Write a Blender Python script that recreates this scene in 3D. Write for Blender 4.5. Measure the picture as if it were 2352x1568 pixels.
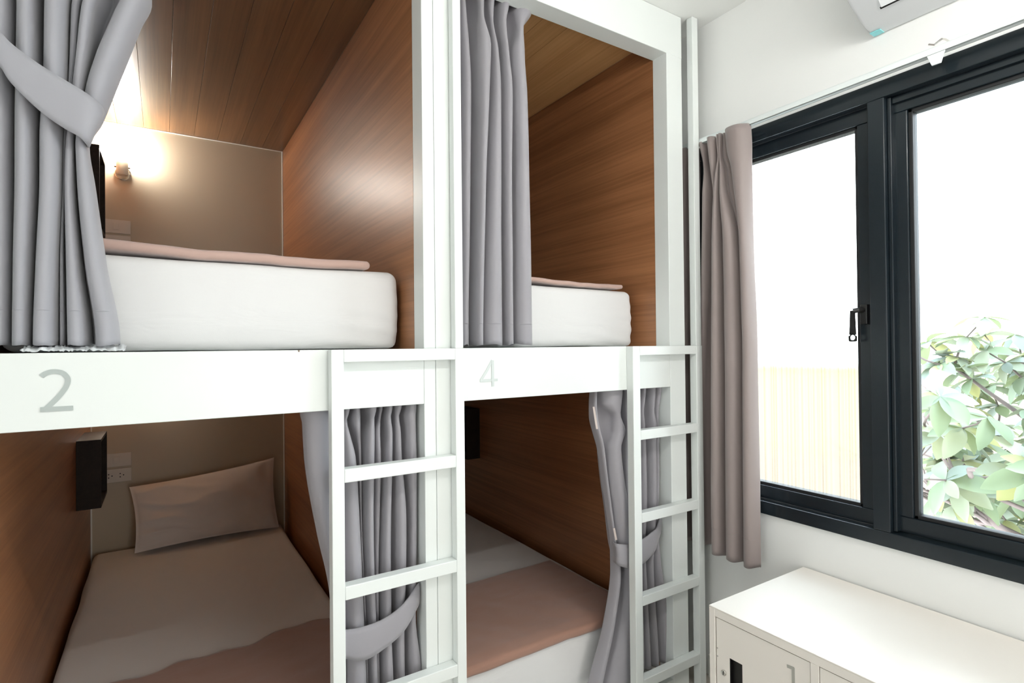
import bpy, bmesh, math, random
import numpy as np
from mathutils import Vector, Matrix, noise
random.seed(7)
for o in list(bpy.data.objects): bpy.data.objects.remove(o)
S = bpy.context.scene
COL = S.collection
R = math.radians

# ------------------------------------------------------------------ camera
FPX = 1258.6
yaw, pit, rol = R(32.518), R(.496), R(-.566)
CF = np.array([math.sin(yaw)*math.cos(pit), math.cos(yaw)*math.cos(pit), math.sin(pit)])
r0 = np.array([math.cos(yaw), -math.sin(yaw), 0.]); u0 = np.cross(r0, CF)
CR = r0*math.cos(rol)+u0*math.sin(rol); CU = -r0*math.sin(rol)+u0*math.cos(rol)
CP = np.array([0, -1.5, 1.38])
cam = bpy.data.cameras.new('camera'); co = bpy.data.objects.new('camera', cam); COL.objects.link(co)
cam.sensor_fit = 'HORIZONTAL'; cam.sensor_width = 36; cam.lens = FPX/2352*36
cam.clip_start = .05; cam.clip_end = 200
m = Matrix.Identity(4)
for i in range(3):
    m[i][0], m[i][1], m[i][2], m[i][3] = CR[i], CU[i], -CF[i], CP[i]
co.matrix_world = m
S.camera = co

# ------------------------------------------------------------------ exposure, sky, lights
S.view_settings.view_transform = 'Standard'; S.view_settings.look = 'None'
S.view_settings.gamma = 1; S.view_settings.use_curve_mapping = False
S.view_settings.exposure = 0.42
SKY = 7.5
W = bpy.data.worlds.new('overcast_sky'); S.world = W; W.use_nodes = True
wn = W.node_tree.nodes; wl = W.node_tree.links
bg = wn['Background']; bg.inputs[1].default_value = SKY
tc = wn.new('ShaderNodeTexCoord'); sx = wn.new('ShaderNodeSeparateXYZ'); cr = wn.new('ShaderNodeValToRGB')
wl.new(tc.outputs['Generated'], sx.inputs[0]); wl.new(sx.outputs[2], cr.inputs[0]); wl.new(cr.outputs[0], bg.inputs[0])
cr.color_ramp.elements[0].position = 0.0; cr.color_ramp.elements[0].color = (.9, .95, 1, 1)
cr.color_ramp.elements[1].position = 1.0; cr.color_ramp.elements[1].color = (.72, .85, 1, 1)

def area(name, loc, rot, sx_, sy_, power, col=(1, 1, 1)):
    l = bpy.data.lights.new(name, 'AREA'); l.shape = 'RECTANGLE'; l.size = sx_; l.size_y = sy_; l.energy = power; l.color = col
    o = bpy.data.objects.new(name, l); COL.objects.link(o); o.location = loc; o.rotation_euler = rot
    return o
# daylight portal in the window opening (guides sky samples), then the added fill lights
por = area('window_portal', (1.99, -.75, 1.47), (0, R(90), 0), 1.46, 1.5, 10); por.data.cycles.is_portal = True
# side fill added at an invented left opening, brightens window wall and lockers
area('added_side_fill', (-2.28, -1.75, 1.15), (0, R(-90), 0), 2.1, 1.3, 15, (.98, .99, 1))
area('added_front_fill', (.95, -3.38, 1.05), (R(90), 0, 0), 1.15, 1.95, 19, (1, .99, .97))  # frontal fill added at an invented opening, for the low bunk fronts
def point(name, loc, power, rad, col):
    l = bpy.data.lights.new(name, 'POINT'); l.energy = power; l.shadow_soft_size = rad; l.color = col
    o = bpy.data.objects.new(name, l); COL.objects.link(o); o.location = loc; return o

# ------------------------------------------------------------------ measuring helper: photo pixel -> point on a real plane
def at(x, y, ax, v):
    d = CF+CR*(x-1176)/FPX+CU*(784-y)/FPX
    return CP+d*(v-CP[ax])/d[ax]

# ------------------------------------------------------------------ materials
def mat(name, col, rough=.5, metal=0, spec=.5, bump=None, coat=0, sheen=0):
    """bump = (scale xyz, strength, distance)"""
    M = bpy.data.materials.new(name); M.use_nodes = True
    b = M.node_tree.nodes['Principled BSDF']
    b.inputs['Base Color'].default_value = (*col, 1); b.inputs['Roughness'].default_value = rough
    b.inputs['Metallic'].default_value = metal; b.inputs['Specular IOR Level'].default_value = spec
    b.inputs['Coat Weight'].default_value = coat; b.inputs['Sheen Weight'].default_value = sheen
    if bump:
        n = M.node_tree.nodes; l = M.node_tree.links
        t = n.new('ShaderNodeTexCoord'); mp = n.new('ShaderNodeMapping'); mp.inputs['Scale'].default_value = bump[0]
        nz = n.new('ShaderNodeTexNoise'); nz.inputs['Scale'].default_value = 1; nz.inputs['Detail'].default_value = 4
        bp = n.new('ShaderNodeBump'); bp.inputs['Strength'].default_value = bump[1]; bp.inputs['Distance'].default_value = bump[2]
        l.new(t.outputs['Object'], mp.inputs[0]); l.new(mp.outputs[0], nz.inputs[0]); l.new(nz.outputs[0], bp.inputs['Height'])
        l.new(bp.outputs[0], b.inputs['Normal'])
    return M

def varied(M, scale, c1, c2, detail=3, lo=.3, hi=.7):
    n = M.node_tree.nodes; l = M.node_tree.links; b = n['Principled BSDF']
    t = n.new('ShaderNodeTexCoord'); mp = n.new('ShaderNodeMapping'); mp.inputs['Scale'].default_value = scale
    nz = n.new('ShaderNodeTexNoise'); nz.inputs['Scale'].default_value = 1; nz.inputs['Detail'].default_value = detail
    rp = n.new('ShaderNodeValToRGB')
    rp.color_ramp.elements[0].position = lo; rp.color_ramp.elements[0].color = (*c1, 1)
    rp.color_ramp.elements[1].position = hi; rp.color_ramp.elements[1].color = (*c2, 1)
    l.new(t.outputs['Object'], mp.inputs[0]); l.new(mp.outputs[0], nz.inputs[0]); l.new(nz.outputs[0], rp.inputs[0])
    l.new(rp.outputs[0], b.inputs['Base Color'])
    return M

def wood(name, c1, c2, rough=.38, fine=(90, 1.6, 90), coat=.25):
    """veneer whose grain runs along Y (into the bunk)"""
    M = mat(name, c1, rough, coat=coat); n = M.node_tree.nodes; l = M.node_tree.links; b = n['Principled BSDF']
    b.inputs['Coat Roughness'].default_value = .42
    t = n.new('ShaderNodeTexCoord')
    mp = n.new('ShaderNodeMapping'); mp.inputs['Scale'].default_value = fine
    n1 = n.new('ShaderNodeTexNoise'); n1.inputs['Scale'].default_value = 1; n1.inputs['Detail'].default_value = 5; n1.inputs['Roughness'].default_value = .65
    mp2 = n.new('ShaderNodeMapping'); mp2.inputs['Scale'].default_value = (16, .25, 16)
    n2 = n.new('ShaderNodeTexNoise'); n2.inputs['Scale'].default_value = 1; n2.inputs['Detail'].default_value = 3; n2.inputs['Distortion'].default_value = .1
    ad = n.new('ShaderNodeMath'); ad.operation = 'ADD'; ml = n.new('ShaderNodeMath'); ml.operation = 'MULTIPLY'; ml.inputs[1].default_value = .5
    rp = n.new('ShaderNodeValToRGB'); rp.color_ramp.elements[0].position = .36; rp.color_ramp.elements[0].color = (*c1, 1)
    rp.color_ramp.elements[1].position = .64; rp.color_ramp.elements[1].color = (*c2, 1)
    l.new(t.outputs['Object'], mp.inputs[0]); l.new(t.outputs['Object'], mp2.inputs[0]); l.new(mp.outputs[0], n1.inputs[0]); l.new(mp2.outputs[0], n2.inputs[0])
    l.new(n1.outputs[0], ad.inputs[0]); l.new(n2.outputs[0], ad.inputs[1]); l.new(ad.outputs[0], ml.inputs[0]); l.new(ml.outputs[0], rp.inputs[0])
    l.new(rp.outputs[0], b.inputs['Base Color'])
    bp = n.new('ShaderNodeBump'); bp.inputs['Strength'].default_value = .15; bp.inputs['Distance'].default_value = .001
    l.new(n1.outputs[0], bp.inputs['Height']); l.new(bp.outputs[0], b.inputs['Normal'])
    return M

def cloth(name, col, rough=.75, weave=900, wr=None, sheen=.3):
    M = mat(name, col, rough, spec=.25, sheen=sheen); n = M.node_tree.nodes; l = M.node_tree.links; b = n['Principled BSDF']
    t = n.new('ShaderNodeTexCoord'); nz = n.new('ShaderNodeTexNoise'); nz.inputs['Scale'].default_value = weave; nz.inputs['Detail'].default_value = 1
    bp = n.new('ShaderNodeBump'); bp.inputs['Strength'].default_value = .25; bp.inputs['Distance'].default_value = .0006
    l.new(t.outputs['Object'], nz.inputs[0]); l.new(nz.outputs[0], bp.inputs['Height'])
    if wr:
        mp = n.new('ShaderNodeMapping'); mp.inputs['Scale'].default_value = wr[0]
        n2 = n.new('ShaderNodeTexNoise'); n2.inputs['Scale'].default_value = 1; n2.inputs['Detail'].default_value = 3; n2.inputs['Distortion'].default_value = .8
        b2 = n.new('ShaderNodeBump'); b2.inputs['Strength'].default_value = wr[1]; b2.inputs['Distance'].default_value = wr[2]
        l.new(t.outputs['Object'], mp.inputs[0]); l.new(mp.outputs[0], n2.inputs[0]); l.new(n2.outputs[0], b2.inputs['Height'])
        l.new(bp.outputs[0], b2.inputs['Normal']); l.new(b2.outputs[0], b.inputs['Normal'])
    else:
        l.new(bp.outputs[0], b.inputs['Normal'])
    return M

M_white = mat('white_gloss_paint', (.80, .84, .82), .38, bump=((6, 6, 6), .05, .002))
M_wall = mat('wall_paint', (.88, .89, .87), .8, bump=((40, 40, 40), .08, .001))
M_far = mat('warm_grey_wall_paint', (.30, .28, .26), .8)
M_ceil = mat('ceiling_paint', (.90, .91, .89), .85)
M_floor = varied(mat('floor_vinyl', (.5, .45, .38), .5), (3, 30, 3), (.42, .38, .33), (.50, .46, .40))
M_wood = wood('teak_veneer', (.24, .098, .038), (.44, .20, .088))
M_woodc_shade = wood('shade_toned_teak_ceiling', (.12, .058, .024), (.24, .125, .055), rough=.28)  # same ceiling teak, darkened in colour to stand in for shade
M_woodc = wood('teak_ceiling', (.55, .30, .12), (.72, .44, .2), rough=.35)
M_dark = wood('dark_stained_wood', (.012, .007, .005), (.024, .015, .010), rough=.5, coat=0)
M_dark.node_tree.nodes['Principled BSDF'].inputs['Specular IOR Level'].default_value = .15
M_paper = mat('cream_wallpaper', (.47, .40, .295), .4, bump=((260, 260, 260), .2, .001))
M_trim = mat('white_trim', (.8, .8, .76), .5)
M_sheet = cloth('white_sheet', (.74, .735, .73), .8, 700, ((5, 5, 16), .35, .012))
M_fold = cloth('top_sheet', (.70, .68, .65), .8, 700, ((4, 7, 4), .3, .01))
M_pillow = cloth('pillow_case', (.74, .68, .64), .75, 700, ((7, 7, 7), .2, .01))
M_blanket = cloth('brown_blanket', (.36, .20, .147), .85, 400, ((7, 7, 7), .25, .01), sheen=.5)
M_blanket2 = cloth('rose_brown_blanket', (.50, .345, .295), .85, 400, ((7, 7, 7), .2, .006), sheen=.5)
M_curt = cloth('grey_curtain', (.37, .37, .40), .6, 800, ((5, 5, 1.2), .25, .006))
M_curt2 = cloth('grey_satin_curtain', (.33, .32, .345), .48, 800, ((5, 5, 1.2), .25, .006))
M_curtw = cloth('taupe_curtain', (.30, .25, .24), .42, 800, ((5, 5, 1.5), .25, .006))
M_label = cloth('curtain_tape', (.6, .52, .48), .8)
M_frame = mat('black_window_frame', (.008, .014, .019), .24, spec=.5)
M_gasket = mat('black_gasket', (.006, .007, .008), .6)
M_locker = mat('locker_enamel', (.90, .86, .80), .38)
M_slot = mat('black_plastic', (.004, .004, .004), .4)
M_chrome = mat('chrome', (.75, .73, .7), .18, metal=1)
M_num = mat('grey_vinyl', (.44, .49, .475), .5)
M_num4 = mat('pale_grey_vinyl', (.60, .65, .635), .5)
M_num1 = mat('dark_grey_vinyl', (.42, .42, .38), .5)
M_ac = mat('white_plastic', (.86, .88, .9), .35)
M_cyan = mat('cyan_painted_reflection', (.30, .78, .82), .4)
M_rail = mat('white_aluminium', (.82, .88, .87), .3)
M_socket = mat('socket_plastic', (.60, .56, .50), .35)
M_bark = varied(mat('bark', (.2, .15, .14), .9), (8, 8, 2), (.13, .10, .09), (.22, .17, .16))
M_yellow = mat('yellow_render', (.20, .175, .11), .9)
M_peach = mat('peach_render', (.185, .145, .11), .9)
M_ground = mat('pale_concrete', (.7, .7, .69), .9)
M_chip = mat('paint_chip', (.18, .12, .08), .8)

def emis(name, col, st):
    M = bpy.data.materials.new(name); M.use_nodes = True; n = M.node_tree.nodes
    b = n['Principled BSDF']; b.inputs['Emission Color'].default_value = (*col, 1); b.inputs['Emission Strength'].default_value = st
    b.inputs['Base Color'].default_value = (.8, .8, .8, 1); return M
M_tube = emis('fill_tube_glow', (1, .985, .95), 70)
M_bulb = emis('lit_bulb', (1, .95, .82), 14)

def glass(name, tint, fluted=False):
    M = bpy.data.materials.new(name); M.use_nodes = True; n = M.node_tree.nodes; l = M.node_tree.links
    n.remove(n['Principled BSDF']); out = n['Material Output']
    tr = n.new('ShaderNodeBsdfTransparent'); tr.inputs[0].default_value = (*tint, 1)
    gl = n.new('ShaderNodeBsdfGlossy'); gl.inputs['Roughness'].default_value = .03
    fr = n.new('ShaderNodeFresnel'); fr.inputs[0].default_value = 1.45
    mx = n.new('ShaderNodeMixShader'); l.new(fr.outputs[0], mx.inputs[0]); l.new(tr.outputs[0], mx.inputs[1]); l.new(gl.outputs[0], mx.inputs[2])
    if fluted:
        rf = n.new('ShaderNodeBsdfRefraction'); rf.inputs['Roughness'].default_value = .22; rf.inputs['IOR'].default_value = 1.12; rf.inputs[0].default_value = (.97, .98, .96, 1)
        t = n.new('ShaderNodeTexCoord'); mp = n.new('ShaderNodeMapping'); mp.inputs['Scale'].default_value = (0, 210, .0)
        nz = n.new('ShaderNodeTexNoise'); nz.inputs['Scale'].default_value = 1; nz.inputs['Detail'].default_value = 2
        l.new(t.outputs['Object'], mp.inputs[0]); l.new(mp.outputs[0], nz.inputs[0])
        rp = n.new('ShaderNodeMapRange'); rp.inputs[1].default_value = .3; rp.inputs[2].default_value = .7; rp.inputs[3].default_value = .65; rp.inputs[4].default_value = 1
        l.new(nz.outputs[0], rp.inputs[0])
        cc = n.new('ShaderNodeValToRGB'); cc.color_ramp.elements[0].position = .35; cc.color_ramp.elements[0].color = (.72, .74, .70, 1)
        cc.color_ramp.elements[1].position = .5; cc.color_ramp.elements[1].color = (.98, .99, .97, 1)
        l.new(nz.outputs[0], cc.inputs[0]); l.new(cc.outputs[0], rf.inputs[0]); l.new(cc.outputs[0], tr.inputs[0])
        m2 = n.new('ShaderNodeMixShader'); l.new(rp.outputs[0], m2.inputs[0])
        l.new(mx.outputs[0], m2.inputs[1]); l.new(rf.outputs[0], m2.inputs[2]); l.new(m2.outputs[0], out.inputs[0])
    else:
        l.new(mx.outputs[0], out.inputs[0])
    return M
M_shade = mat('frosted_shade', (.85, .80, .70), .5, spec=.3); M_shade.node_tree.nodes['Principled BSDF'].inputs['Transmission Weight'].default_value = .25
M_shade.node_tree.nodes['Principled BSDF'].inputs['Roughness'].default_value = .8
M_glass = glass('clear_glass', (.97, .99, .985))
M_flute = glass('fluted_glass', (.97, .98, .96), True)

def leafmat(name, col):
    M = mat(name, col, .45); n = M.node_tree.nodes; l = M.node_tree.links
    tl = n.new('ShaderNodeBsdfTranslucent'); tl.inputs[0].default_value = (col[0]*1.3, col[1]*1.1, col[2]*.7, 1)
    mx = n.new('ShaderNodeMixShader'); mx.inputs[0].default_value = .35
    b = n['Principled BSDF']; out = n['Material Output']
    l.new(b.outputs[0], mx.inputs[1]); l.new(tl.outputs[0], mx.inputs[2]); l.new(mx.outputs[0], out.inputs[0]); return M
M_leaves = [leafmat('leaf_green', (.19, .25, .17)), leafmat('leaf_pale', (.27, .31, .24)), leafmat('leaf_blue', (.21, .26, .235)), leafmat('leaf_yellow', (.29, .31, .16))]

# ------------------------------------------------------------------ object helpers
WL = {}
def tag(o, label=None, cat=None, group=None, kind=None):
    if label: o['label'] = label
    if cat: o['category'] = cat
    if group: o['group'] = group
    if kind: o['kind'] = kind
    return o
def thing(name, loc, label, cat, group=None):
    o = bpy.data.objects.new(name, None); COL.objects.link(o); o.location = loc; o.empty_display_size = .1
    WL[o] = Vector(loc); return tag(o, label, cat, group)
def mesh(name, vs, fs, M, parent=None, smooth=False, bevel=0, solid=0, origin=None):
    base = WL[parent] if parent else Vector(origin or (0, 0, 0))
    me = bpy.data.meshes.new(name); me.from_pydata([tuple(Vector(v)-base) for v in vs], [], fs)
    bm = bmesh.new(); bm.from_mesh(me); bmesh.ops.recalc_face_normals(bm, faces=bm.faces); bm.to_mesh(me); bm.free()
    me.materials.append(M)
    if smooth:
        for p in me.polygons: p.use_smooth = True
    o = bpy.data.objects.new(name, me); COL.objects.link(o)
    if parent: o.parent = parent
    else: o.location = base
    WL[o] = base.copy()
    if solid:
        s = o.modifiers.new('thickness', 'SOLIDIFY'); s.thickness = solid; s.offset = 0
    if bevel:
        b = o.modifiers.new('bevel', 'BEVEL'); b.width = bevel; b.segments = 2; b.limit_method = 'ANGLE'
    return o
def boxv(x0, x1, y0, y1, z0, z1):
    return [(x0, y0, z0), (x1, y0, z0), (x1, y1, z0), (x0, y1, z0), (x0, y0, z1), (x1, y0, z1), (x1, y1, z1), (x0, y1, z1)]
BF = [(0, 3, 2, 1), (4, 5, 6, 7), (0, 1, 5, 4), (1, 2, 6, 5), (2, 3, 7, 6), (3, 0, 4, 7)]
def box(name, b, M, parent=None, bevel=.002, origin=None):
    return mesh(name, boxv(*b), BF, M, parent, bevel=bevel, origin=origin)
def boxes(name, bs, M, parent=None, bevel=.002, origin=None):
    vs, fs = [], []
    for b in bs:
        k = len(vs); vs += boxv(*b); fs += [tuple(i+k for i in f) for f in BF]
    return mesh(name, vs, fs, M, parent, bevel=bevel, origin=origin)
def grid(name, P, M, parent=None, solid=.003, origin=None, closed=False):
    """P[i][j] rows of points"""
    nr, nc = len(P), len(P[0]); vs = [tuple(p) for r in P for p in r]; fs = []
    for i in range(nr-1):
        for j in range(nc-1 if not closed else nc):
            j2 = (j+1) % nc
            fs.append((i*nc+j, i*nc+j2, (i+1)*nc+j2, (i+1)*nc+j))
    return mesh(name, vs, fs, M, parent, smooth=True, solid=solid, origin=origin)
def tube(path, rad, n=8, caps=True):
    """rad number or list"""
    vs, fs = [], []; path = [Vector(p) for p in path]
    for i, p in enumerate(path):
        t = (path[min(i+1, len(path)-1)]-path[max(i-1, 0)]).normalized()
        a = t.orthogonal().normalized() if i == 0 else (a-t*a.dot(t)).normalized()
        b = t.cross(a); r = rad[i] if isinstance(rad, (list, tuple)) else rad
        for k in range(n):
            w = 2*math.pi*k/n; vs.append(p+a*(r*math.cos(w))+b*(r*math.sin(w)))
    for i in range(len(path)-1):
        for k in range(n):
            k2 = (k+1) % n; fs.append((i*n+k, i*n+k2, (i+1)*n+k2, (i+1)*n+k))
    if caps: fs += [tuple(range(n)), tuple(range((len(path)-1)*n, len(path)*n))]
    return vs, fs
def cyl(name, p0, p1, rad, M, parent=None, n=20, bevel=0):
    v, f = tube([p0, p1], rad, n); return mesh(name, v, f, M, parent, smooth=False, bevel=bevel)
def stroke(name, pts, w, O, ux, uz, nrm, M, parent, th=.0015):
    """flat lettering stroke(s): pts list of polylines in glyph units (metres), O origin, ux / uz directions"""
    O, ux, uz, nrm = Vector(O), Vector(ux), Vector(uz), Vector(nrm); vs, fs = [], []
    for q, pl in enumerate(pts):
        k0 = len(vs); L = [Vector((a, b)) for a, b in pl]
        for i, p in enumerate(L):
            t = (L[min(i+1, len(L)-1)]-L[max(i-1, 0)]).normalized(); nn = Vector((-t.y, t.x))*w/2
            for s in (1, -1):
                c = p+nn*s
                for h in (.0003+q*.0003, th+q*.0003): vs.append(O+ux*c.x+uz*c.y+nrm*h)
        for i in range(len(L)-1):
            a = k0+i*4; b = a+4
            fs += [(a+1, a+3, b+3, b+1), (a, b, b+2, a+2), (a, a+1, b+1, b), (a+2, b+2, b+3, a+3)]
        a = k0; b = k0+(len(L)-1)*4; fs += [(a, a+2, a+3, a+1), (b, b+1, b+3, b+2)]
    return mesh(name, vs, fs, M, parent)
def catmull(pts, sub):
    P = np.array(pts, float); out = []
    n = len(P)
    for i in range(n-1):
        p0 = P[max(i-1, 0)]; p1 = P[i]; p2 = P[i+1]; p3 = P[min(i+2, n-1)]
        for k in range(sub):
            t = k/sub
            out.append(.5*((2*p1)+(-p0+p2)*t+(2*p0-5*p1+4*p2-p3)*t*t+(-p0+3*p1-3*p2+p3)*t**3))
    out.append(P[-1]); return np.array(out)

# ------------------------------------------------------------------ THE ROOM
XW = 1.92; ZC = 2.715; XL, XR = -2.3, XW; YF, YB = -3.4, 2.32
def struct(name, b, M, **k):
    o = box(name, b, M, bevel=0, origin=((b[0]+b[1])/2, (b[2]+b[3])/2, b[4])); o['kind'] = 'structure'; return o
struct('floor', (XL-.1, XR+.1, YF-.1, YB+.1, -.1, 0), M_floor)
struct('ceiling', (XL-.1, XR+.14, YF-.1, YB+.1, ZC, ZC+.1), M_ceil)
struct('wall_back', (XL-.1, XR+.14, YB, YB+.1, 0, ZC), M_wall)
o = boxes('wall_left', [(XL-.1, XL, YF, -2.45, 0, ZC), (XL-.1, XL, -1.05, YB, 0, ZC), (XL-.1, XL, -2.45, -1.05, 2.25, ZC)], M_wall, bevel=0); o['kind'] = 'structure'
struct('added_opening_back_1', (XL-.16, XL-.11, -2.47, -1.03, 0, 2.27), M_wall)  # backs the left opening made up for the side fill
o = boxes('wall_front', [(XL-.1, .35, YF-.1, YF, 0, ZC), (1.55, XR+.14, YF-.1, YF, 0, ZC), (.35, 1.55, YF-.1, YF, 2.1, ZC)], M_wall, bevel=0); o['kind'] = 'structure'
struct('added_opening_back_2', (.33, 1.57, YF-.16, YF-.11, 0, 2.12), M_wall)  # backs the front opening made up for the frontal fill
WY0, WY1, WZ0, WZ1 = -1.56, .03, .739, 2.205
o = boxes('wall_right', [(XW, XW+.14, YF, WY0, 0, ZC), (XW, XW+.14, WY1, YB, 0, ZC), (XW, XW+.14, WY0, WY1, 0, WZ0), (XW, XW+.14, WY0, WY1, WZ1, ZC)], M_wall, bevel=0)
o['kind'] = 'structure'
struct('baseboard_right', (XW-.012, XW, YF, .0, 0, .09), M_trim)
struct('baseboard_left', (XL, XL+.012, -1.05, YB, 0, .09), M_trim)

# --- window
win = bpy.data.objects.new('window_1', None); COL.objects.link(win); win.location = (XW, -.75, WZ0); WL[win] = Vector(win.location); win['kind'] = 'structure'
FX0, FX1 = 1.908, 2.03
box('frame_rail', (FX0, FX1, WY0, WY1, WZ0, .787), M_frame, win, .003)
box('frame_rail', (FX0, FX1, WY0, WY1, 2.15, WZ1), M_frame, win, .003)
box('frame_stile', (FX0, FX1, WY0, WY0+.045, .787, 2.15), M_frame, win, .003)
box('frame_stile', (FX0, FX1, WY1-.045, WY1, .787, 2.15), M_frame, win, .003)
box('mullion', (FX0, FX1, -.688, -.638, .787, 2.15), M_frame, win, .003)
def sash(name, ya, yb, glassM, gx=1.966):
    s = boxes(name, [(1.943, 1.99, ya, yb, .789, .838), (1.943, 1.99, ya, yb, 2.10, 2.148), (1.943, 1.99, ya, ya+.047, .838, 2.10), (1.943, 1.99, yb-.047, yb, .838, 2.10)], M_frame, win, .003)
    g = .012
    boxes('glazing_bead', [(1.951, 1.985, ya+.046, yb-.046, .837, .837+g), (1.951, 1.985, ya+.046, yb-.046, 2.101-g, 2.101), (1.951, 1.985, ya+.046, ya+.046+g, .837, 2.101), (1.951, 1.985, yb-.046-g, yb-.046, .837, 2.101)], M_gasket, s, .002)
    box('glass_pane', (gx-.003, gx+.003, ya+.05, yb-.05, .842, 2.096), glassM, s, 0)
    return s
sl = sash('casement_sash', -.638, -.016, M_flute)
sr = sash('casement_sash', -1.515, -.690, M_glass)
# extra stepped reveal between mullion and right sash
boxes('sash_stop', [(1.925, 1.95, -.700, -.689, .79, 2.148), (1.932, 1.95, -1.515, -.70, 2.128, 2.148)], M_frame, win, .002)
# handle of the left casement
h = box('handle_base', (1.926, 1.945, -.622, -.600, 1.44, 1.505), M_slot, sl, .003)
hv, hf = [], []
prof = [(-.597, 1.487), (-.583, 1.487), (-.5745, 1.395), (-.5745, 1.384), (-.5965, 1.384), (-.5965, 1.395)]
cy_, cz_, rr = -.5855, 1.3975, .0085
# lever with a round hole
N = 24; ring = [(cy_+rr*math.cos(2*math.pi*k/N), cz_+rr*math.sin(2*math.pi*k/N)) for k in range(N)]
outer = []
for k in range(N):
    a = 2*math.pi*k/N; c, s_ = math.cos(a), math.sin(a)
    if s_ > .35: outer.append((cy_+.010*c, cz_+.085 if s_ > .8 else cz_+.05)) if False else outer.append((cy_+.0095*c, cz_+.0125*abs(s_)))
    else: outer.append((cy_+.0118*max(-1, min(1, c*1.25)), cz_+max(-.0135, s_*.0135*1.3)))
for x in (1.905, 1.912):
    for p in ring: hv.append((x, *p))
    for p in outer: hv.append((x, *p))
for k in range(N):
    k2 = (k+1) % N; a, b = 0, 2*N
    hf += [(k, k2, N+k2, N+k), (b+k, b+N+k, b+N+k2, b+k2), (k, b+k, b+k2, k2), (N+k, N+k2, b+N+k2, b+N+k)]
kb = len(hv); hv += [(x, y, z) for x in (1.905, 1.912) for y, z in ((cy_-.0095, cz_+.009), (cy_+.0095, cz_+.009), (cy_+.006, 1.486), (cy_-.007, 1.486))]
hf += [tuple(kb+i for i in f) for f in BF]
mesh('lever', hv, hf, M_slot, sl)
kv, kf = tube([(1.93, -.61, 1.487), (1.915, -.60, 1.487), (1.907, -.588, 1.484)], .0085, 10)
mesh('lever_pivot', kv, kf, M_slot, sl)

# --- curtain rail on the window wall
rl = thing('curtain_rail', (1.87, -.8, 2.215), 'white metal curtain rail fixed along the top of the black window', 'curtain rail')
boxes('track', [(1.855, 1.875, -1.62, .06, 2.199, 2.2025), (1.855, 1.859, -1.62, .06, 2.199, 2.220), (1.871, 1.875, -1.62, .06, 2.199, 2.220), (1.855, 1.875, -1.62, .06, 2.2175, 2.221)], M_rail, rl, .001)
for y in (-.845, -1.5):
    v, f = tube([(1.916, y-.012, 2.245), (1.885, y-.012, 2.243), (1.868, y-.010, 2.24), (1.855, y+.004, 2.226), (1.852, y+.016, 2.232)], .0028, 6)
    mesh('bracket', v, f, M_chrome, rl)
    v = [(x, y+a, z) for x in (1.853, 1.858) for a, z in ((.022, 2.200), (-.022, 2.200), (-.012, 2.168), (.010, 2.168))]
    mesh('clip', v, BF, M_rail, rl, bevel=.001)

# ------------------------------------------------------------------ BUNK UNITS
def bunk(label, xl, xr, post_l, post_r, num, numM, ladder_side=None):
    """one two-storey berth tower: opening between xl and xr, posts outside"""
    t = thing('bunk_bed', ((xl+xr)/2, 0, 0), label, 'bunk bed')
    box('post', (post_l, xl, 0, .073, 0, 2.62), M_white, t, .002)
    box('post', (xr, post_r, 0, .073, 0, 2.62), M_white, t, .002)
    # band between the storeys with its number, header, foot board
    bd = box('band_board', (xl+.0005, xr-.0005, 0, .022, 1.213, 1.3756), M_white, t, .0015)
    box('header_board', (post_l, post_r, -.001, .073, 2.5455, ZC-.001), M_white, t, .002)
    box('foot_board', (xl, xr, .002, .03, 0, .055), M_white, t, .002)
    box('platform', (xl, xr, .022, 2.21, 1.345, 1.3745), M_white, t, .001)
    box('platform', (xl, xr, .03, 2.21, .03, .055), M_white, t, .001)
    for z0, z1 in ((.055, 1.345), (1.3745, 2.632)):
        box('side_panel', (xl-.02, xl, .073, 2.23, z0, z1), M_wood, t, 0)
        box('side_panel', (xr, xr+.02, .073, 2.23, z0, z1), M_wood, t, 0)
        box('back_panel', (xl, xr, 2.21, 2.23, z0, z1), M_paper, t, 0)
        # white corner strips
        for a, b in ((xl, xl+.007), (xr-.007, xr)):
            box('corner_strip', (a, b, 2.203, 2.21, z0, z1), M_trim, t, .002)
    box('corner_strip', (xl, xr, 2.204, 2.21, 2.626, 2.632), M_trim, t, .002)
    # boarded ceilings
    n = 8; w = (xr-xl)/n
    for i in range(n):
        box('plank', (xl+i*w+.0006, xl+(i+1)*w-.0006, .073, 2.21, 2.632, 2.644), M_woodc_shade if num == 2 else M_woodc, t, .0005)
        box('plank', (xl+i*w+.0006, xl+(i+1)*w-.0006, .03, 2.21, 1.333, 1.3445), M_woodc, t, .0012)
    if num == 2:
        w_, h_ = .055, .087; P = catmull([(.055, .85), (.17, .915), (.33, .955), (.52, .955), (.70, .91), (.82, .81), (.84, .70), (.77, .56), (.62, .40), (.42, .235), (.17, .06)], 4)
        P = [(a*w_, b*h_) for a, b in P]
        stroke('number', [P, [(.02*w_, .052*h_), (1*w_, .052*h_)]], .0098, (-.2175, 0, 1.2525), (1, 0, 0), (0, 0, 1), (0, -1, 0), numM, bd)
    else:
        w_, h_ = .064, .083
        stroke('number', [[(.70*w_, 1*h_), (.40*w_, .62*h_), (.06*w_, .27*h_)], [(0, .245*h_), (1*w_, .245*h_)], [(.72*w_, 1*h_), (.72*w_, 0)]], .0085, (.836, 0, 1.253), (1, 0, 0), (0, 0, 1), (0, -1, 0), numM, bd)
    return t
b1 = bunk('left white bunk tower lined with teak veneer, number 2 on its band', -.33, .6485, -.40, .6855, 2, M_num)
b2 = bunk('right white bunk tower lined with teak veneer, number 4 on its band', 0.764, 1.701, .6865, 1.79, 4, M_num4)
box('outer_panel', (-.40, -.351, .073, 2.23, 0, 2.64), M_white, b1, .001)
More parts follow.
